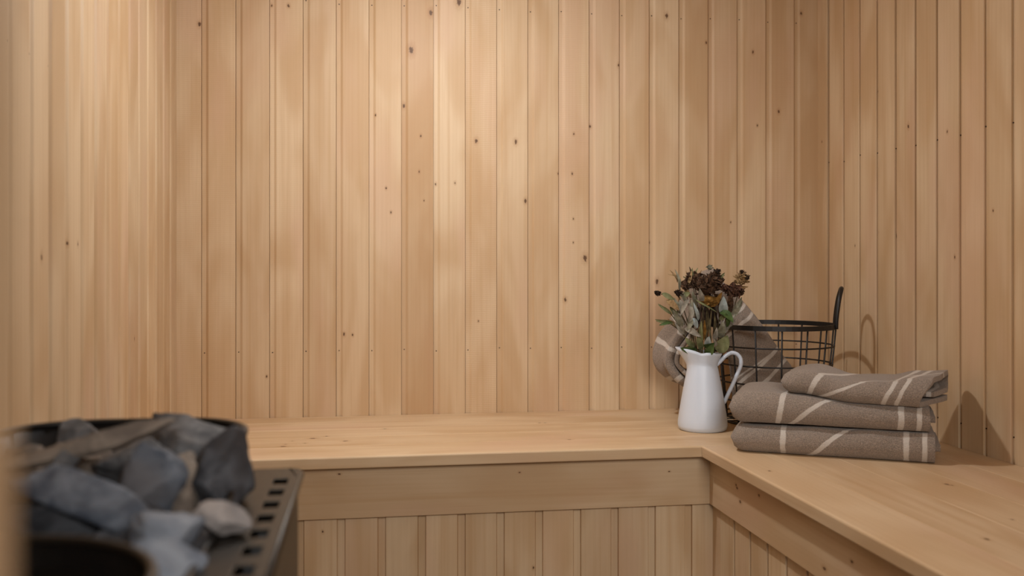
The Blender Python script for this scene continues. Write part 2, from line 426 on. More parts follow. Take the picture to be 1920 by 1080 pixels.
link('glass_dome', pyd('glass_dome', V, F, True), q.m, lamp)
ld = bpy.data.lights.new('lamp_light', 'POINT'); ld.energy = LAMP_POWER; ld.color = LAMP_COL; ld.shadow_soft_size = .03
lo = bpy.data.objects.new('lamp_light', ld); C.objects.link(lo); lo.parent = lamp; lo.location = (0, 0, LZ-ZC)
l2 = area('lamp_bench_fill', (0, 0, LZ-ZC-.004), (0, 0, 0), .07, .07, LAMP_DOWN, LAMP_COL, 'DISK'); l2.parent = lamp  # extra downward disc light added inside the lamp to brighten the bench

# ------------------------------------------------------------------ enamel jug
JUG = Vector((.806, 2.167, BT))
CR = (0, 0, -YAW)        # things posed square to the viewer's side of the corner
jug = empty('enamel_jug', JUG, CR); tag(jug, 'white enamel jug with a strap handle standing in the bench corner', 'jug')
def jug_surface():
    prof = [(.0, .0), (.050, .0), (.0565, .004), (.0582, .012), (.0575, .024), (.0545, .045), (.0500, .072), (.0450, .100), (.0400, .126), (.0362, .146), (.0342, .156), (.0345, .161), (.0365, .168), (.0395, .176), (.0425, .184), (.0450, .190)]
    seg = 64; V = []; F = []
    for r, z in prof:
        k = max(0, (z-.150)/.040)
        for j in range(seg):
            a = 2*PI*j/seg
            sp = max(0, math.cos(a-PI))                      # spout toward -X
            pinch = math.exp(-((abs(((a-PI+PI) % (2*PI))-PI)-1.30)/.26)**2)
            rr = r+k*(.020*sp**5-.006*pinch)*(1 if k < 1 else 1)
            zz = z+k*(.010*sp**2-.0055*max(0, math.cos(a))-.0035*pinch)
            V.append((rr*math.cos(a), rr*math.sin(a), zz))
    n = len(prof)
    for i in range(n-1):
        for j in range(seg): F.append((i*seg+j, i*seg+(j+1) % seg, (i+1)*seg+(j+1) % seg, (i+1)*seg+j))
    return V, F, seg, n
V, F, seg, n = jug_surface()
me = pyd('body', V, F, True); body = link('body', me, ENAMEL, jug)
bm = bmesh.new(); bm.from_mesh(me); bmesh.ops.remove_doubles(bm, verts=bm.verts, dist=1e-5); bmesh.ops.recalc_face_normals(bm, faces=bm.faces); bm.to_mesh(me); bm.free()
md = body.modifiers.new('s', 'SOLIDIFY'); md.thickness = .0016; md.offset = -1
rimpts = [Vector(v) for v in V[(n-1)*seg:n*seg]]
tube('rolled_rim', rimpts, .0016, ENAMEL, jug, 8, True)
hp = smooth_path([(.034, 0, .157), (.044, 0, .1665), (.056, 0, .179), (.070, 0, .1865), (.083, 0, .184), (.0925, 0, .173), (.0935, 0, .158), (.086, 0, .138), (.075, 0, .113), (.063, 0, .088), (.0545, 0, .069), (.0505, 0, .064)], 6)
tube('handle', hp, .0048, ENAMEL, jug, 12)

# ------------------------------------------------------------------ wire basket
BK = Vector((1.036, 2.268, BT))
basket = empty('wire_basket', BK, CR); tag(basket, 'round black wire basket with loop handles in the corner behind the towels', 'basket')
RT, RB, HB = .153, .130, .2515
rad_at = lambda z: RB+(RT-RB)*z/HB
ring = lambda r, z, n=56: [Vector((r*math.cos(2*PI*k/n), r*math.sin(2*PI*k/n), z)) for k in range(n)]
# flat band rim
Vb = []; Fb = []; nn = 64
for r, z in ((RT+.0022, HB-.012), (RT+.0022, HB), (RT-.0022, HB), (RT-.0022, HB-.012)):
    Vb += [(r*math.cos(2*PI*k/nn), r*math.sin(2*PI*k/nn), z) for k in range(nn)]
for i in range(4):
    for k in range(nn): Fb.append((i*nn+k, i*nn+(k+1) % nn, ((i+1) % 4)*nn+(k+1) % nn, ((i+1) % 4)*nn+k))
link('rim', pyd('rim', Vb, Fb), BLACK, basket)
for z in (.196, .150, .105, .060, .016): tube('wire_ring', ring(rad_at(z), z), .0022, BLACK, basket, 6, True)
tube('base_ring', ring(RB, .0032), .003, BLACK, basket, 8, True)
NW = 15
for k in range(NW):
    a = -PI/2-.147+2*PI*k/NW; c, s = math.cos(a), math.sin(a)
    tube('upright_wire', [Vector((RB*c, RB*s, .003)), Vector((rad_at(.12)*c, rad_at(.12)*s, .12)), Vector((RT*c, RT*s, HB-.004))], .0022, BLACK, basket, 6)
for k in range(-3, 4):
    q_ = k*.036; L_ = math.sqrt(RB**2-q_**2)-.001
    tube('base_wire', [Vector((-L_, q_, .005)), Vector((L_, q_, .005))], .0016, BLACK, basket, 6)
for sgn in (1, -1):
    a0 = -.30
    pts = []
    for (t, z) in [(-.040, -.010), (-.042, .012), (-.041, .040), (-.034, .068), (-.018, .086), (0, .0905), (.018, .086), (.034, .068), (.041, .040), (.042, .012), (.040, -.010)]:
        rr = math.sqrt(max(RT**2-t*t, 0))+.003+max(0, z)*.10
        x_, y_ = rr, t
        ca, sa = math.cos(a0), math.sin(a0)
        x_, y_ = x_*ca-y_*sa, x_*sa+y_*ca
        pts.append(Vector((sgn*x_, sgn*y_, HB+z)))
    h = tube('loop_handle', smooth_path(pts, 5), .0055, BLACK, basket, 8)

# ------------------------------------------------------------------ towels
def towel_material(name, lines, base=(162, 146, 133), stripe=(204, 196, 188)):
    """lines: list of (u at v=0, slope, curvature, v from, v to, half width) in metres on the cloth"""
    q = NT(name); uv = q.n('UVMap').outputs[0]; sx = q.n('SeparateXYZ'); q.put(sx, 0, uv); u, v = sx.outputs[0], sx.outputs[1]
    co = q.n('TexCoord').outputs['Object']
    uu = q.math('ADD', u, q.math('MULTIPLY', q.math('SUBTRACT', q.noise(co, 60, 2), .5), .004))
    terry = q.n('TexVoronoi'); q.put(terry, 'Vector', co); q.put(terry, 'Scale', 430.0)
    fz = q.noise(co, 480, 3, .7); big = q.noise(co, 25, 3)
    mask = None
    for a, b, c, v0, v1, hw in lines:
        f = q.math('ADD', q.math('ADD', a, q.math('MULTIPLY', v, b)), q.math('MULTIPLY', q.math('MULTIPLY', v, v), c))
        d = q.math('DIVIDE', q.math('ABSOLUTE', q.math('SUBTRACT', uu, f)), math.sqrt(1+b*b))
        m = q.step(d, hw+.0010, hw-.0010)
        m = q.math('MULTIPLY', m, q.math('MULTIPLY', q.step(v, v0-.004, v0), q.step(v, v1+.004, v1)))
        mask = m if mask is None else q.math('MAXIMUM', mask, m)
    mask = q.math('MULTIPLY', mask, q.math('ADD', .72, q.math('MULTIPLY', fz, .4)), clamp=True)
    bc = S(*base); dk = S(*[int(c*.66) for c in base])
    col = q.mix(q.step(fz, .30, .72), dk, bc)
    col = q.mix(q.math('MULTIPLY', big, .25), col, S(*[int(c*1.06) for c in base]))
    col = q.mix(mask, col, S(*stripe)); q.base(col)
    q.put(q.b, 'Roughness', .95); q.put(q.b, 'Specular IOR Level', .1); q.put(q.b, 'Sheen Weight', .25); q.put(q.b, 'Sheen Roughness', .6)
    h = q.math('ADD', q.math('MULTIPLY', terry.outputs['Distance'], -1.0), fz); q.bump(h, .55, .0022)
    return q.m
def sheet(name, path, L, thick, mat, parent, deform, nu=56, s0=0.0, lend=None, close_left=True, hc=None, rx=.03, v0=0.0):
    """Cloth swept along local X with cross-section `path` (y, z); UV in metres."""
    P = smooth_path([(0, y, z) for y, z in path], 7); vl = [0]
    for i in range(1, len(P)): vl.append(vl[-1]+(P[i]-P[i-1]).length)
    n = len(P); V = []; F = []; UV = []
    for i in range(nu+1):
        s = i/nu; s = s0+(1-s0)*s
        for j, p in enumerate(P):
            Lx = L if lend is None else lend(p.y, p.z)
            x = s*Lx; y, z = p.y, p.z
            if close_left and x < rx:
                f = math.sqrt(max(0, 1-((rx-x)/rx)**2)); f = .12+.88*f
                z = hc+(z-hc)*f; y = y+(1-f)*.02*(1 if y < .08 else -1)
            V.append(deform(x, y, z)); UV.append((s*L, vl[j]-v0))
    for i in range(nu):
        for j in range(n-1): F.append((i*n+j, (i+1)*n+j, (i+1)*n+j+1, i*n+j+1))
    if close_left:   # gather the folded end shut
        m = n//2
        for j in range(m): 
            a, b, c, d = j, j+1, n-2-j, n-1-j
            if b < c: F.append((a, b, c, d))
    me = bpy.data.meshes.new(name); me.from_pydata([tuple(v) for v in V], [], F); me.update()
    l = me.uv_layers.new(name='cloth')
    for lp in me.loops: l.data[lp.index].uv = UV[lp.vertex_index]
    me.polygons.foreach_set('use_smooth', [True]*len(me.polygons))
    o = link(name, me, mat, parent)
    md = o.modifiers.new('t', 'SOLIDIFY'); md.thickness = thick; md.offset = 0
    b = o.modifiers.new('b', 'BEVEL'); b.width = thick*.3; b.segments = 2; b.limit_method = 'ANGLE'; b.angle_limit = 1.0
    return o
def cpath(D, h, t, inset=0.0):
    """C-shaped fold: from the back along the bottom, round the front, back along the top"""
    lo, hi = inset+t/2, h-inset-t/2; r = (hi-lo)/2; f = inset+t/2
    pts = [(D, lo), (D*.72, lo), (D*.45, lo), (f+r*1.0, lo)]
    for a in (-60, -30, 0, 30, 60): pts.append((f+r-r*math.cos(math.radians(a)), lo+r+r*math.sin(math.radians(a))))
    pts += [(f+r*1.0, hi), (D*.45, hi), (D*.72, hi), (D, hi)]
    return pts
ANG = -math.atan2(.194, .347)
TO = Vector((.767, 1.887, BT))
def nz(x, y, z, s, sc): return noise.noise(Vector((x*sc+s, y*sc+s*.7, z*sc)))*1.0
TS = .0105
def lin(x, pts):
    for (a, b), (c, d) in zip(pts, pts[1:]):
        if x <= c: t = max(0, (x-a)/(c-a)); t = t*t*(3-2*t); return b+(d-b)*t
    return pts[-1][1]
def folded_towel(label, off, L, D, h, lines, hfun, zfun, rz, seed, lend=None, base=(162, 146, 133), loop=False):
    o = empty('folded_towel', TO+Vector((0, 0, off[2])), (0, 0, ANG+rz)); tag(o, label, 'towel', 'taupe striped towels')
    o.location = TO+Matrix.Rotation(ANG, 3, 'Z')@Vector(off)
    m = towel_material('towel_cloth_%d' % seed, lines, base)
    def deform(x, y, z):
        hh = hfun(x, y); z2 = z/h*hh
        front = math.exp(-(y/.03)**2)
        return (x+.002*nz(x, y, z, seed+3, 20), y+.003*nz(x, 0, z, seed, 14)*front+.004*math.sin(x*9+seed)*front, z2+zfun(x, y)+.0022*nz(x, y, z, seed, 16)*min(1, z/h*1.5))
    fs = (D-h/2)   # arc length before the front fold begins
    hp_ = dict(hc=h/2, rx=.028)
    if loop:      # the end stands open: the cloth curls right round and only short layers lie inside
        lo, hi = TS/2, h-TS/2
        pth = cpath(D, h, TS)+[(D+.022, hi-.006), (D+.034, h*.55), (D+.018, lo+TS*1.5), (D*.75, lo+TS*1.35), (D*.45, lo+TS*1.3)]
        sheet('outer_fold', pth, L, TS, m, o, deform, lend=lend, v0=fs, **hp_)
        sheet('inner_fold', cpath(D*.97, h, TS*.9, TS*1.9), L*.75, TS*.8, m, o, deform, nu=30, s0=.08, close_left=False, v0=-9)
        return o
    sheet('outer_fold', cpath(D, h, TS), L, TS, m, o, deform, lend=lend, v0=fs, **hp_)
    sheet('inner_fold', cpath(D*.97, h, TS*.9, TS*1.08), L*.985, TS*.9, m, o, deform, nu=30, s0=.08, lend=(lambda y, z: lend(y, z)*.985) if lend else None, close_left=False, v0=-9)
    hc = h-4*TS*1.06
    if hc > .004:
        sheet('core_fold', cpath(D*.93, h, min(TS*.8, hc*.45), TS*2.12), L*1.03, min(TS*.8, hc*.45), m, o, deform, nu=30, s0=.08, lend=(lambda y, z: lend(y, z)*1.0) if lend else None, close_left=False, v0=-9)
    return o
W_ = .0053
FT = .058   # front face arc length
folded_towel('bottom folded taupe towel with pale stripes, lying flat on the bench', (0, 0, .001), .397, .205, .058,
    [(.105, 0, 0, -.1, .5, W_), (.148, 1.02, 3.0, -.02, .085, W_*.9), (.343, .02, 0, -.1, .5, W_*1.0), (.377, .02, 0, -.1, .5, W_*.9)],
    lambda x, y: lin(x, [(0, .056), (.2, .058), (.4, .060)]), lambda x, y: 0.0, 0, 11)
zb1 = lambda x, y: lin(x, [(0, .060), (.2, .0625), (.4, .0625)])
h2 = lambda x, y: lin(x, [(0, .066), (.06, .070), (.13, .064), (.24, .050), (.4, .047)])
folded_towel('middle folded taupe towel of the stack, thick at its left fold', (-.004, .002, .0012), .392, .20, .058,
    [(.094, .22, 0, -.1, .5, W_), (.115, .95, 4.5, -.02, .10, W_*.9), (.336, .05, 0, -.1, .5, W_), (.370, .04, 0, -.1, .5, W_*.9)],
    h2, lambda x, y: zb1(x, y)+.0, 0, 23)
top_end = lambda y, z: .256+.034*min(1, max(0, z/.046))*(1-min(1, max(0, y/.16)))+.058*min(1, max(0, y/.16))
h3 = lambda x, y: lin(x, [(0, .044), (.05, .050), (.12, .042), (.2, .046), (.26, .060), (.33, .066)])
folded_towel('top folded taupe towel of the stack, its open end curled into a loop', (.100, .020, .0024), .300, .175, .054,
    [(.060, .30, 0, -.1, .5, W_), (.078, 1.05, 6.0, -.02, .12, W_*.8), (.222, .12, 0, -.1, .5, W_), (.250, .10, 0, -.1, .5, W_*.9), (.12, 1.1, 0, .10, .30, W_*.6)],
    h3, lambda x, y: zb1(x+.1, y)+h2(x+.1, y), math.radians(-6.5), 37, lend=top_end, loop=True)

# towel thrown over the basket's far-left handle: one end bulges outside, the other stands inside the wires
def cloth(name, V, F, UV, m, parent, thick):
    me = bpy.data.meshes.new(name); me.from_pydata([tuple(v) for v in V], [], F); me.update()
    l = me.uv_layers.new(name='cloth')
    for lp in me.loops: l.data[lp.index].uv = UV[lp.vertex_index]
    me.polygons.foreach_set('use_smooth', [True]*len(me.polygons))
    s = link(name, me, m, parent); md = s.modifiers.new('t', 'SOLIDIFY'); md.thickness = thick; md.offset = 0
    return s
def draped():
    o = empty('draped_towel', BK, CR); tag(o, 'taupe striped towel thrown over the edge of the wire basket, behind the jug', 'towel', 'taupe striped towels')
    m = towel_material('towel_cloth_basket', [(-.194, 1, 0, -1, 2, W_*.75), (-.145, 1, 0, -1, 2, W_*.8), (-.100, 1, 0, -1, 2, W_*.7), (-.345, 1, 0, -1, 2, W_*.8), (-.385, 1, 0, -1, 2, W_*.7), (-.235, 1.2, 0, -1, 2, W_*.4)])
    m2 = towel_material('towel_cloth_basket_end', [(.05, 0, 0, -1, 2, W_), (.16, .4, 0, -1, 2, W_*.8), (.115, 0, 0, -1, 2, W_*.8)])
    # inside: a folded panel that leans from the handle down to the basket floor; left and right outline by height
    zs = [.340, .325, .300, .270, .239, .200, .177, .150, .132, .110, .087, .050, .014]
    xr = [-.128, -.108, -.082, -.058, -.036, -.008, .0075, .030, .042, .036, .028, .016, .004]
    xl = [-.158, -.156, -.153, -.148, -.142, -.130, -.122, -.116, -.113, -.110, -.107, -.104, -.100]
    nx = 20
    for name, y0, dx, bulge, wav in (('inner_fold', -.030, 0, .018, 0), ('lining_fold', .004, -.012, .014, 2)):
        V = []; F = []; UV = []
        for i, z in enumerate(zs):
            for j in range(nx+1):
                t = j/nx; x = xl[i]+(xr[i]+dx-xl[i])*t
                y = y0-bulge*math.sin(t*PI)*(1 if z > .05 else .6)+.006*math.sin(t*8+z*14+wav)+.05*max(0, (z-.24)/.1)*(1-t*.6)
                V.append((x, y, z+.004*math.sin(t*6+wav))); UV.append((x, z))
        for i in range(len(zs)-1):
            for j in range(nx): F.append((i*(nx+1)+j, (i+1)*(nx+1)+j, (i+1)*(nx+1)+j+1, i*(nx+1)+j+1))
        cloth(name, V, F, UV, m, o, .011)
    path = [(-.196, .118), (-.222, .124), (-.246, .138), (-.262, .160), (-.258, .190), (-.238, .222), (-.205, .272), (-.176, .336), (-.152, .350), (-.130, .330), (-.118, .280), (-.120, .22)]
    P = smooth_path([(x, 0, z) for x, z in path], 6); vl = [0]
    for i in range(1, len(P)): vl.append(vl[-1]+(P[i]-P[i-1]).length)
    def layer(name, wid, y0, off, thick, seed, a, b):
        nv = 22; V = []; F = []; UV = []; Q = P[a:b]; n = len(Q); fr = frame_path(Q)
        for i, p in enumerate(Q):
            for j in range(nv+1):
                t = j/nv-.5; fold = .011*math.sin(t*9+i*.05+seed)+.005*math.sin(t*17+i*.11)
                nrm = Vector((-fr[i][0].z, 0, fr[i][0].x)); pp = p+nrm*(fold*(.3+.7*min(1, i/12))+off)
                V.append((pp.x, y0+t*wid, pp.z-.025*abs(t))); UV.append((vl[i+a], (t+.5)*wid))
        for i in range(n-1):
            for j in range(nv): F.append((i*(nv+1)+j, (i+1)*(nv+1)+j, (i+1)*(nv+1)+j+1, i*(nv+1)+j+1))
        cloth(name, V, F, UV, m2, o, thick)
    layer('outer_fold', .150, .035, 0, .010, 1.0, 0, len(P))
    layer('under_fold', .135, .038, .019, .022, 1.15, 4, len(P)-18)
draped()

# ------------------------------------------------------------------ dried bouquet
def plant_mat(name, a, b, rough=.8, sc=90):
    q = NT(name); co = q.n('TexCoord').outputs['Object']; f = q.noise(co, sc, 4, .6)
    q.base(q.mix(q.step(f, .3, .7), S(*a), S(*b))); q.put(q.b, 'Roughness', rough); q.put(q.b, 'Specular IOR Level', .2); q.bump(f, .3, .002); return q.m
M_BROWN = plant_mat('dried_petal_brown', (46, 32, 25), (98, 74, 56), .9, 160)
M_RED = plant_mat('dried_petal_russet', (60, 38, 32), (106, 76, 60), .9, 160)
M_TAN = plant_mat('dried_petal_tan', (128, 100, 68), (164, 138, 100), .9, 160)
M_OCHRE = plant_mat('dried_petal_ochre', (110, 78, 34), (150, 112, 56), .9, 120)
M_DARK = plant_mat('dried_bud_dark', (34, 26, 22), (62, 48, 38), .9, 160)
M_SAGE = plant_mat('dry_sage_leaf', (104, 102, 84), (146, 142, 124), .85, 70)
M_GREY = plant_mat('dry_grey_leaf', (118, 112, 100), (160, 153, 140), .85, 70)
M_BLUE = plant_mat('dusty_blue_leaf', (134, 144, 144), (172, 180, 178), .8, 70)
M_OLIVE = plant_mat('dry_olive_leaf', (96, 100, 66), (132, 132, 96), .8, 60)
M_GREEN = plant_mat('green_leaf', (58, 76, 40), (82, 102, 56), .6, 60)
M_STEM = plant_mat('dry_stem', (70, 60, 42), (104, 92, 64), .9, 80)
PXM = 769.0
def B(px, py, y=0.0): return Vector(((px-1317)/PXM, y, EYE-BT-(py-504)/PXM))   # bouquet space: jug base is the origin
def leaf_data(p0, p1, wid, curl=.15, roll=0.0, seed=0):
    """pointed leaf from p0 to p1"""
    p0, p1 = Vector(p0), Vector(p1); d = p1-p0; L = d.length; t = d.normalized(); rr = random.Random(seed)
    up = Vector((0, -1, 0)); s = t.cross(up)
    s = s.normalized() if s.length > .05 else Vector((1, 0, 0)); nrm = s.cross(t).normalized()
    rot = Matrix.Rotation(roll, 3, t); s = rot@s; nrm = rot@nrm
    V = []; F = []; n = 9
    for i in range(n+1):
        u = i/n; w_ = wid*(math.sin(PI*u**.8)**.75 if 0 < u < 1 else 0)*.5+.0004
        c = p0+t*(u*L)+nrm*(math.sin(u*PI)*L*curl)+s*(math.sin(u*5+seed)*L*.03)
        for k, e in enumerate((-1, -.5, 0, .5, 1)): V.append(c+s*(w_*e)+nrm*(abs(e)*w_*.35+rr.uniform(-.0006, .0006)))
    for i in range(n):
        for k in range(4): F.append((i*5+k, i*5+k+1, (i+1)*5+k+1, (i+1)*5+k))
    m = len(V); nn_ = nrm*.0005                # a back face gives the leaf its thickness
    V += [v-nn_ for v in V]; F += [tuple(i+m for i in f[::-1]) for f in F]
    return V, F
def petals_data(c, r, n, seed, squash=.75, axis=(0, 0, 1), long=1.0, wid=.34):
    rr = random.Random(seed); P = []; ax = Vector(axis).normalized()
    for i in range(n):
        v = Vector((rr.gauss(0, 1), rr.gauss(0, 1), rr.gauss(0, 1))).normalized()
        v = (v+ax*.45).normalized(); rad = r*rr.uniform(.55, 1.05)*long
        st = Vector(c)+v*r*.18; en = Vector(c)+Vector((v.x, v.y, v.z*squash))*rad
        V, F = leaf_data(st, en, r*wid*rr.uniform(.6, 1.3), rr.uniform(-.3, .35), rr.uniform(-PI, PI), i+seed)
        P.append((V, F))
    return join(P)
def ball_data(c, r, seed):
    bm = bmesh.new(); bmesh.ops.create_icosphere(bm, subdivisions=2, radius=r)
    for v in bm.verts: v.co *= 1+.35*noise.noise(v.co*(2.2/r)+Vector((seed, 0, 0))); v.co += Vector(c)
    bm.verts.index_update(); V = [v.co.copy() for v in bm.verts]; F = [tuple(x.index for x in f.verts) for f in bm.faces]; bm.free(); return V, F
bouquet = []
def spray(label, stem_px, head=None, leaves=(), y=0.0, kind='dried_flower', cat='dried flower', srad=.0016):
    """stem_px: list of (px, py) from the tip down; the stem then enters the mouth of the jug"""
    o = empty(kind, JUG, CR); tag(o, label, cat, 'dried flowers in the enamel jug')
    i_ = len(bouquet); bouquet.append(o)
    foot = Vector((R.uniform(-.012, .012), R.uniform(-.012, .012), .03))
    mouth = Vector(((stem_px[-1][0]-1317)/PXM*.55, y*.4, .178)); mouth.x = max(-.026, min(.026, mouth.x)); mouth.y = max(-.024, min(.024, mouth.y))
    pts = [foot, mouth]+[B(px, py, y*(1-.35*k/max(1, len(stem_px)))) for k, (px, py) in enumerate(stem_px)][::-1]
    sp = smooth_path(pts, 6); tube('stem', sp, [srad*(1.15-.5*i/len(sp)) for i in range(len(sp))], M_STEM, o, 6)
    if head:
        for hd in head:
            (px, py), r, mat, n = hd[:4]; kw = hd[4] if len(hd) > 4 else {}
            c = B(px, py, y); r *= 1.22/PXM; n = int(n*1.35)
            V, F = petals_data(c, r, n, i_*13+int(px), **kw); 
            V2, F2 = ball_data(c, r*.5, px); V, F = join([(V, F), (V2, F2)])
            link('flower_head', pyd('flower_head', V, F), mat, o)
    for k, lf in enumerate(leaves):
        a, b, wd, mat = lf[:4]; dy = lf[4] if len(lf) > 4 else 0; cu = lf[5] if len(lf) > 5 else .12
        V, F = leaf_data(B(*a, y+dy*.3), B(*b, y+dy), wd/PXM, cu, R.uniform(-.5, .5), i_*7+k)
        link('leaf', pyd('leaf', V, F, True), mat, o)
    return o
sq = dict(squash=.8, wid=.40)
spray('largest brown dried flower head, at the centre of the bouquet', [(1325, 545), (1322, 600)], [((1325, 537), 25, M_BROWN, 90, sq), ((1325, 563), 17, M_OCHRE, 34, dict(squash=.5, wid=.5, axis=(0, 0, -1)))],
      [((1330, 575), (1350, 548), 9, M_OCHRE, -.01), ((1312, 566), (1306, 540), 10, M_GREY, -.02)], y=-.016)
spray('brown dried flower head left of the largest one', [(1300, 530), (1308, 600)], [((1302, 526), 19, M_BROWN, 70, sq)], [((1304, 575), (1296, 545), 8, M_SAGE, -.02), ((1296, 560), (1282, 530), 7, M_TAN)], y=.006)
spray('dark brown dried flower right of the largest, with a small bud on top', [(1342, 522), (1330, 600)], [((1342, 524), 17, M_BROWN, 64, sq), ((1333, 502), 7, M_SAGE, 26), ((1346, 510), 8, M_DARK, 26)], [((1346, 530), (1359, 511), 6, M_OLIVE, -.01)], y=.012)
spray('russet dried flower head on the right side of the bouquet', [(1376, 545), (1360, 600)], [((1376, 546), 18, M_RED, 70, sq), ((1388, 548), 11, M_BROWN, 36), ((1358, 540), 10, M_RED, 36)], [((1366, 590), (1372, 556), 8, M_BROWN), ((1372, 590), (1388, 556), 7, M_SAGE, -.01), ((1366, 575), (1364, 545), 8, M_BROWN, -.012)], y=.0)
spray('tan thistle-like dried flower at the upper right of the bouquet', [(1392, 528), (1378, 575), (1362, 625)], [((1391, 525), 15, M_TAN, 50, dict(squash=1, wid=.25, axis=(.3, 0, .8))), ((1400, 521), 9, M_DARK, 34, dict(wid=.2)), ((1393, 511), 7, M_DARK, 24, dict(wid=.2))],
      [((1380, 540), (1402, 537), 5, M_TAN, -.01)], y=.008)
spray('small dark dried bud with grey leaves, on the left side of the bouquet', [(1270, 552), (1288, 605)], [((1270, 550), 9, M_DARK, 40, dict(wid=.3))],
      [((1272, 562), (1276, 590), 10, M_GREY, -.012), ((1284, 566), (1268, 545), 8, M_SAGE), ((1288, 560), (1270, 590), 8, M_GREY, -.02)], y=-.012)
spray('brown bud beside pale spiky seed stalks at the upper left', [(1284, 536), (1295, 600)], [((1284, 536), 12, M_BROWN, 44, sq)], [((1290, 540), (1296, 505), 5, M_TAN, .0), ((1275, 545), (1266, 505), 5, M_SAGE), ((1270, 530), (1256, 506), 3, M_TAN), ((1272, 520), (1252, 514), 2.5, M_TAN), ((1300, 520), (1297, 502), 3, M_OLIVE), ((1280, 556), (1291, 548), 10, M_OLIVE, -.015)], y=-.002)
spray('drooping stalk with a black bud, reaching furthest left', [(1230, 549), (1250, 556), (1270, 580), (1295, 630)], [((1230, 550), 7, M_DARK, 34, dict(wid=.5))], [((1238, 550), (1262, 562), 9, M_OLIVE), ((1246, 562), (1268, 582), 12, M_TAN, -.01), ((1270, 585), (1262, 558), 7, M_SAGE)], y=-.02)
spray('narrow olive leaf stalk on the left, below the black bud', [(1236, 571), (1256, 588), (1280, 625)], None, [((1258, 588), (1233, 569), 6, M_OLIVE), ((1266, 596), (1254, 574), 9, M_OLIVE, -.008), ((1276, 615), (1258, 580), 10, M_SAGE, -.012), ((1282, 610), (1270, 566), 9, M_GREY, .01)], y=-.01, kind='leafy_stalk', cat='dried leaves')
spray('low stalk with a green-edged leaf pointing left above the spout', [(1230, 602), (1255, 606), (1284, 632)], None, [((1262, 606), (1228, 598), 8, M_OLIVE), ((1258, 604), (1234, 609), 6, M_GREEN, -.01), ((1278, 616), (1252, 599), 8, M_TAN, .01), ((1284, 626), (1262, 604), 10, M_GREY, -.01)], y=-.004, kind='leafy_stalk', cat='dried leaves')
spray('stalk of long grey sage leaves hanging left of the bouquet centre', [(1292, 560), (1300, 625)], None, [((1291, 568), (1284, 604), 12, M_GREY, -.022), ((1290, 592), (1283, 618), 11, M_SAGE, -.026), ((1280, 614), (1308, 628), 11, M_GREY, -.03), ((1302, 592), (1291, 562), 9, M_SAGE, -.01), ((1294, 596), (1303, 614), 11, M_BLUE, -.012), ((1306, 600), (1296, 566), 6, M_BLUE, -.02)], y=-.016, kind='leafy_stalk', cat='dried leaves')
spray('dusty pale blue leaf stalk right of the bouquet centre', [(1350, 560), (1342, 625)], None, [((1350, 592), (1350, 555), 17, M_BLUE, -.022), ((1347, 632), (1346, 600), 15, M_SAGE, -.03), ((1338, 640), (1336, 612), 9, M_GREY, -.028), ((1346, 600), (1358, 580), 8, M_OLIVE, -.02)], y=-.014, kind='leafy_stalk', cat='dried leaves')
spray('sprig with fresh green leaves at the right of the bouquet', [(1354, 582), (1346, 635)], None, [((1344, 582), (1366, 602), 15, M_GREEN, -.03), ((1358, 612), (1352, 586), 10, M_GREEN, -.026)], y=-.02, kind='leafy_stalk', cat='dried leaves')
spray('long grey-brown leaf stalk leaning right toward the basket', [(1388, 566), (1366, 612), (1350, 640)], None, [((1356, 626), (1374, 588), 13, M_GREY, -.012), ((1366, 606), (1390, 562), 10, M_SAGE, -.006), ((1362, 614), (1376, 596), 9, M_GREY, -.02)], y=.0, kind='leafy_stalk', cat='dried leaves')
spray('broad olive-grey round leaf just above the jug rim on the right', [(1352, 632), (1342, 652)], None, [((1344, 660), (1355, 626), 24, M_OLIVE, -.026, .05)], y=-.02, kind='leafy_stalk', cat='dried leaves')
spray('bright green leaf pair at the middle of the jug rim', [(1324, 640), (1322, 655)], None, [((1316, 648), (1331, 640), 13, M_GREEN, -.03), ((1320, 661), (1329, 642), 15, M_GREEN, -.036), ((1321, 648), (1322, 628), 13, M_BLUE, -.03), ((1336, 650), (1329, 632), 7, M_GREY, -.03)], y=-.02, kind='leafy_stalk', cat='dried leaves')
spray('low green leaf lying over the spout side of the jug rim', [(1286, 648), (1304, 654)], None, [((1304, 655), (1272, 650), 15, M_GREEN, -.012, .2), ((1300, 650), (1284, 632), 11, M_OLIVE, .0), ((1310, 655), (1302, 628), 12, M_OLIVE, -.022)], y=-.012, kind='leafy_stalk', cat='dried leaves')
spray('upright yellowish grass blade stalk in the middle of the bouquet', [(1314, 598), (1312, 650)], None, [((1312, 640), (1315, 598), 7, M_OCHRE, -.03, .02), ((1306, 650), (1310, 600), 8, M_OLIVE, -.026, .03), ((1302, 560), (1336, 583), 2.5, M_OLIVE, -.03, .2), ((1330, 640), (1328, 580), 4, M_STEM, -.01, .02), ((1322, 640), (1322, 580), 4, M_STEM, -.006, .02), ((1337, 640), (1337, 585), 5, M_STEM, 0, .02)], y=-.014, kind='leafy_stalk', cat='dried leaves')

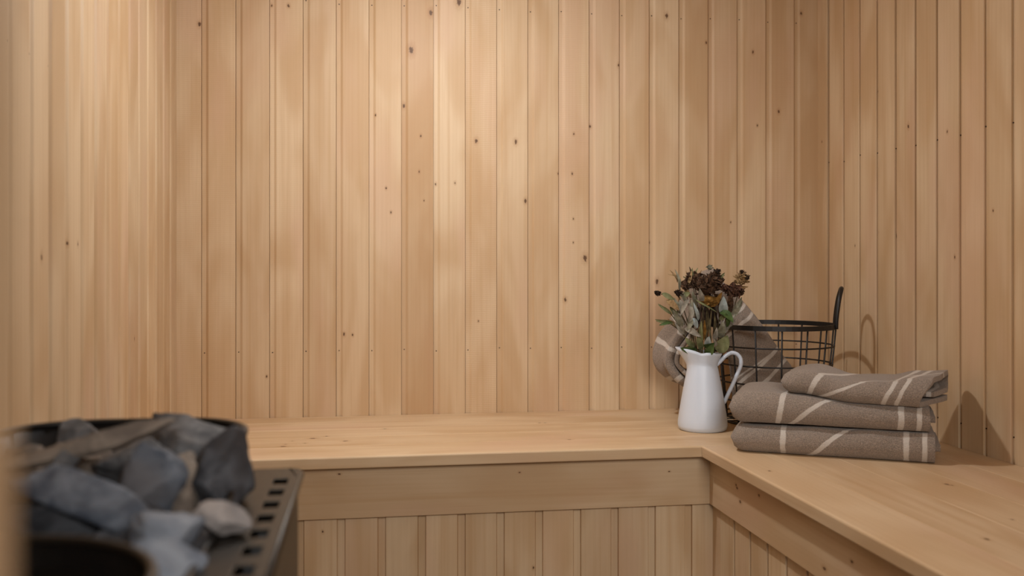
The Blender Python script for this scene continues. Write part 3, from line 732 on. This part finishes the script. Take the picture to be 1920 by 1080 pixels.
spray('dark withered stalk with hanging brown leaves at the heart of the bouquet', [(1318, 566), (1318, 610)], None, [((1310, 575), (1306, 612), 10, M_DARK, .006), ((1324, 572), (1328, 615), 12, M_DARK, .008), ((1336, 572), (1340, 612), 11, M_DARK, .01), ((1316, 580), (1318, 630), 12, M_BROWN, .012), ((1346, 568), (1352, 604), 9, M_BROWN, .012), ((1298, 575), (1294, 616), 9, M_DARK, .012)], y=.0, kind='leafy_stalk', cat='dried leaves')
spray('pale twiggy seed stalk sticking up behind the brown heads', [(1300, 508), (1308, 560), (1314, 620)], None, [((1302, 530), (1288, 508), 3, M_TAN), ((1304, 524), (1310, 502), 3, M_OLIVE), ((1306, 536), (1318, 506), 3, M_TAN, .01), ((1300, 520), (1294, 500), 2.5, M_DARK), ((1304, 540), (1284, 518), 3, M_OLIVE)], y=.014, kind='leafy_stalk', cat='dried leaves')
# ------------------------------------------------------------------ heater
HZ = EYE-.22             # perforated top plate
hx0, hx1, hy0, hy1 = -.375, -.072, .47, 1.045
heater = empty('sauna_heater', ((hx0+hx1)/2, (hy0+hy1)/2, .006)); tag(heater, 'black and steel sauna heater with a stone tray and a slotted metal edge', 'heater')
bpy.context.view_layer.update(); HI = heater.matrix_world.inverted()
def hpart(name, me, mat):
    o = link(name, me, mat, heater); o.matrix_parent_inverse = HI; return o
def hbox(name, a, b, mat, bevel=.002):
    bm = bmesh.new(); add_box(bm, a, b, bevel); me = bpy.data.meshes.new(name); bm.to_mesh(me); bm.free(); return hpart(name, me, mat)
hbox('body', (hx0, hy0, .09), (hx1-.004, hy1-.01, HZ-.09), STEEL, .012)
for sx in (hx0+.03, hx1-.05):
    for sy in (hy0+.04, hy1-.06): hbox('foot', (sx-.015, sy-.015, .006), (sx+.015, sy+.015, .095), HBLACK)
# slotted plate: outline cells without the slots
pitch = .0477; px0, px1 = -.122, hx1; sx0, sx1 = -.0965, -.0820
ycells = [hy1]; yc = .9836
holes = []
while yc-.013 > hy0+.02: holes.append((yc-.0125, yc+.0125)); yc -= pitch
bm = bmesh.new()
ys_ = [hy1]+[v for a, b in holes for v in (b, a)]+[hy0]
xs_ = [px0, sx0, sx1, px1]
grid = {}
for i, yy in enumerate(ys_):
    for j, xx in enumerate(xs_):
        x2 = xx-(.012 if (i == 0 and j == 3) else 0); y2 = yy
        grid[i, j] = bm.verts.new((x2, y2, HZ))
cv = bm.verts.new((px1, hy1-.012, HZ))
for i in range(len(ys_)-1):
    for j in range(3):
        if j == 1 and i % 2 == 1: continue
        vs4 = [grid[i, j], grid[i, j+1], grid[i+1, j+1], grid[i+1, j]]
        if i == 0 and j == 2: vs4 = [grid[i, j], grid[i, j+1], cv, grid[i+1, j+1], grid[i+1, j]]
        bm.faces.new(vs4)
bmesh.ops.recalc_face_normals(bm, faces=bm.faces)
me = bpy.data.meshes.new('slotted_plate'); bm.to_mesh(me); bm.free()
pl = hpart('slotted_plate', me, STEEL); md = pl.modifiers.new('t', 'SOLIDIFY'); md.thickness = .002; md.offset = 0
b_ = pl.modifiers.new('b', 'BEVEL'); b_.width = .0008; b_.segments = 2; b_.limit_method = 'ANGLE'
# rolled outer edge and side panel under the plate
tube_pts = [Vector((px1, hy0, HZ-.003)), Vector((px1, hy1-.014, HZ-.003)), Vector((px1-.004, hy1-.004, HZ-.003)), Vector((px1-.014, hy1, HZ-.003)), Vector((px0, hy1, HZ-.003))]
V, F = tube_data(tube_pts, .0042, 10); hpart('rolled_edge', pyd('rolled_edge', V, F, True), STEEL)
hbox('side_panel', (px1-.006, hy0, HZ-.12), (px1-.003, hy1-.012, HZ-.004), STEEL, .001)
hbox('back_panel', (hx0, hy1-.008, HZ-.12), (px1-.012, hy1-.004, HZ-.004), STEEL, .001)
hbox('inner_floor', (hx0+.004, hy0, HZ-.10), (hx1-.008, hy1-.012, HZ-.045), INNER)
# stone tray: tall rounded lip at the back that runs down along the sides
TZ = EYE-.166
def tray_path():
    pts = []; x0, x1, y0, y1, r = hx0, px0-.002, .60, 1.062, .085
    for k in range(8): pts.append((x0, y0+(y1-r-y0)*k/8))
    for k in range(9): a = PI-(PI/2)*k/8; pts.append((x0+r+r*math.cos(a), y1-r+r*math.sin(a)))
    for k in range(1, 8): pts.append((x0+r+(x1-r-x0-r)*k/8, y1))
    for k in range(9): a = PI/2-(PI/2)*k/8; pts.append((x1-r+r*math.cos(a), y1-r+r*math.sin(a)))
    for k in range(1, 9): pts.append((x1, y1-r-(y1-r-y0)*k/8))
    return pts
tp = tray_path(); V = []; F = []
def lip(x, y):
    if x < hx0+.05: return TZ-.03*max(0, min(1, (.9-y)/.2))
    return HZ+.004+(TZ-HZ-.004)*max(0, min(1, (y-.86)/.09))
for x, y in tp: V += [(x, y, HZ-.10), (x, y, lip(x, y))]
for i in range(len(tp)-1): F.append((2*i, 2*i+2, 2*i+3, 2*i+1))
t_ = hpart('stone_tray', pyd('stone_tray', V, F, True), HBLACK); md = t_.modifiers.new('t', 'SOLIDIFY'); md.thickness = .003; md.offset = 0
V, F = tube_data([Vector((x, y, lip(x, y))) for x, y in tp], .0034, 8); hpart('tray_lip', pyd('tray_lip', V, F, True), HBLACK)
# round-shouldered black front hood, nearest to the door
def hood():
    x0, x1, y0, y1, r = -.375, -.118, hy0, .630, .100; o_ = []
    for k in range(3): o_.append((x0, y0+(y1-y0)*k/2))
    for k in range(13): a = PI/2-(PI/2)*k/12; o_.append((x1-r+r*math.cos(a), y1-r+r*math.sin(a)))
    o_.append((x1, y0)); return o_
hd = hood(); z0, z1 = HZ-.10, EYE-.172; n = len(hd)
V = [(x, y, z0) for x, y in hd]+[(x, y, z1) for x, y in hd]+[(x, y, z1-.018) for x, y in hd]
F = [(i, (i+1) % n, n+(i+1) % n, n+i) for i in range(n)]+[tuple(range(2*n, 3*n))]
hpart('front_hood', pyd('front_hood', V, F), HBLACK)
V, F = tube_data([Vector((x, y, z1)) for x, y in hd[2:]], .0032, 8); hpart('hood_lip', pyd('hood_lip', V, F, True), STEEL)

# stones ------------------------------------------------------------
def stone_mat(name, a, b, c):
    q = NT(name); co = q.n('TexCoord').outputs['Object']; rnd = q.n('ObjectInfo').outputs['Random']
    p = q.vmath('ADD', co, rnd)
    f = q.noise(p, 28, 5, .6, .6); g = q.noise(p, 75, 4, .65); h = q.noise(p, 12, 3, .5)
    col = q.mix(q.step(f, .32, .68), S(*a), S(*b)); col = q.mix(q.math('MULTIPLY', q.step(h, .5, .68), .7), col, S(*c))
    col = q.mix(q.math('MULTIPLY', q.step(g, .55, .75), .35), col, S(*[int(v*.55) for v in a]))
    q.base(col); q.put(q.b, 'Roughness', .75); q.put(q.b, 'Specular IOR Level', .35); q.bump(q.math('ADD', f, q.math('MULTIPLY', g, .4)), .5, .004); return q.m
ST_G = stone_mat('stone_grey', (70, 72, 76), (122, 123, 126), (104, 96, 90))
ST_B = stone_mat('stone_blue', (66, 74, 88), (118, 126, 138), (96, 94, 96))
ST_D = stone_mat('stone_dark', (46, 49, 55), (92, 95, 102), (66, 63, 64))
ST_W = stone_mat('stone_pale', (146, 141, 140), (180, 173, 170), (120, 120, 124))
ST_T = stone_mat('stone_brown', (108, 98, 90), (150, 138, 126), (92, 84, 78))
ST_L = stone_mat('stone_light_blue', (108, 116, 130), (150, 157, 168), (96, 98, 106))
def stone(label, px, py, z, dims, rot, mat, seed):
    """centre seen at (px, py) of the photograph's view at height EYE+z; dims in metres before rotation"""
    rr = random.Random(seed); bm = bmesh.new(); bmesh.ops.create_icosphere(bm, subdivisions=4, radius=1)
    cuts = []
    for k in range(15):
        v = Vector((rr.gauss(0, 1), rr.gauss(0, 1), rr.gauss(0, 1))).normalized(); cuts.append((v, rr.uniform(.48, .80)))
    for v in bm.verts:
        c = v.co.copy()
        for nrm, d in cuts:
            e = c.dot(nrm)-d
            if e > 0: c -= nrm*e*.98
        c *= 1+.10*noise.noise(c*1.7+Vector((seed, 0, 0)))+.085*noise.noise(c*3.8+Vector((0, seed, 0)))+.035*noise.noise(c*9+Vector((0, 0, seed)))
        v.co = Vector((c.x*dims[0]*.70, c.y*dims[1]*.70, c.z*dims[2]*.70))
    me = bpy.data.meshes.new('sauna_stone'); bm.to_mesh(me); bm.free()
    me.polygons.foreach_set('use_smooth', [True]*len(me.polygons))
    p = on_z(px, py, EYE+z)
    o = link('sauna_stone', me, mat, None, p, [math.radians(a) for a in rot]); tag(o, label, 'stone', 'stones heaped on the heater'); return o
# rot: X tips toward viewer, Y rolls in the picture plane, Z turns
stone('long narrow brownish stone lying slantwise across the back of the heap', 178, 830, -.158, (.142, .013, .015), (0, -14, 10), ST_T, 3)
stone('small grey stone at the very back of the heap, behind the long narrow one', 148, 812, -.172, (.040, .035, .026), (10, 0, 10), ST_G, 5)
stone('big smooth grey stone at the back right, against the tray lip', 352, 832, -.176, (.085, .060, .058), (20, 12, 0), ST_G, 8)
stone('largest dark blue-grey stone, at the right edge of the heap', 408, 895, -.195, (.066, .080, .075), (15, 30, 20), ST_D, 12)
stone('grey stone with a flat sloping face in the middle of the heap', 262, 862, -.182, (.070, .045, .036), (25, -20, 0), ST_G, 15)
stone('brown stone under the long narrow one, left of the middle', 160, 872, -.190, (.060, .050, .034), (20, 8, 0), ST_T, 18)
stone('long blue-grey slab sloping down toward the black hood', 150, 925, -.188, (.090, .045, .034), (28, 24, 0), ST_B, 21)
stone('dark blue stone at the centre of the heap', 268, 925, -.198, (.056, .050, .062), (10, 15, 0), ST_B, 24)
stone('grey-brown stone between the centre and the right edge', 332, 915, -.200, (.044, .050, .058), (10, -10, 10), ST_T, 27)
stone('palest stone, almost white, at the right by the slotted plate', 412, 968, -.202, (.036, .022, .032), (35, 25, 0), ST_W, 30)
stone('light blue rounded stone in front of the centre', 318, 992, -.205, (.052, .036, .030), (20, -6, 0), ST_L, 33)
stone('light blue stone at the front, nearest to the bottom edge', 306, 1056, -.212, (.050, .034, .034), (25, 22, 0), ST_L, 36)
stone('small brown stone at the far left by the door jamb', 52, 872, -.182, (.034, .036, .034), (10, 5, 0), ST_T, 39)
stone('small pale brown stone at the left, below the small brown one', 55, 912, -.186, (.036, .036, .032), (10, 20, 0), ST_T, 42)
stone('small grey upright stone wedged under the long narrow one', 118, 880, -.180, (.018, .022, .030), (0, 20, 0), ST_G, 45)
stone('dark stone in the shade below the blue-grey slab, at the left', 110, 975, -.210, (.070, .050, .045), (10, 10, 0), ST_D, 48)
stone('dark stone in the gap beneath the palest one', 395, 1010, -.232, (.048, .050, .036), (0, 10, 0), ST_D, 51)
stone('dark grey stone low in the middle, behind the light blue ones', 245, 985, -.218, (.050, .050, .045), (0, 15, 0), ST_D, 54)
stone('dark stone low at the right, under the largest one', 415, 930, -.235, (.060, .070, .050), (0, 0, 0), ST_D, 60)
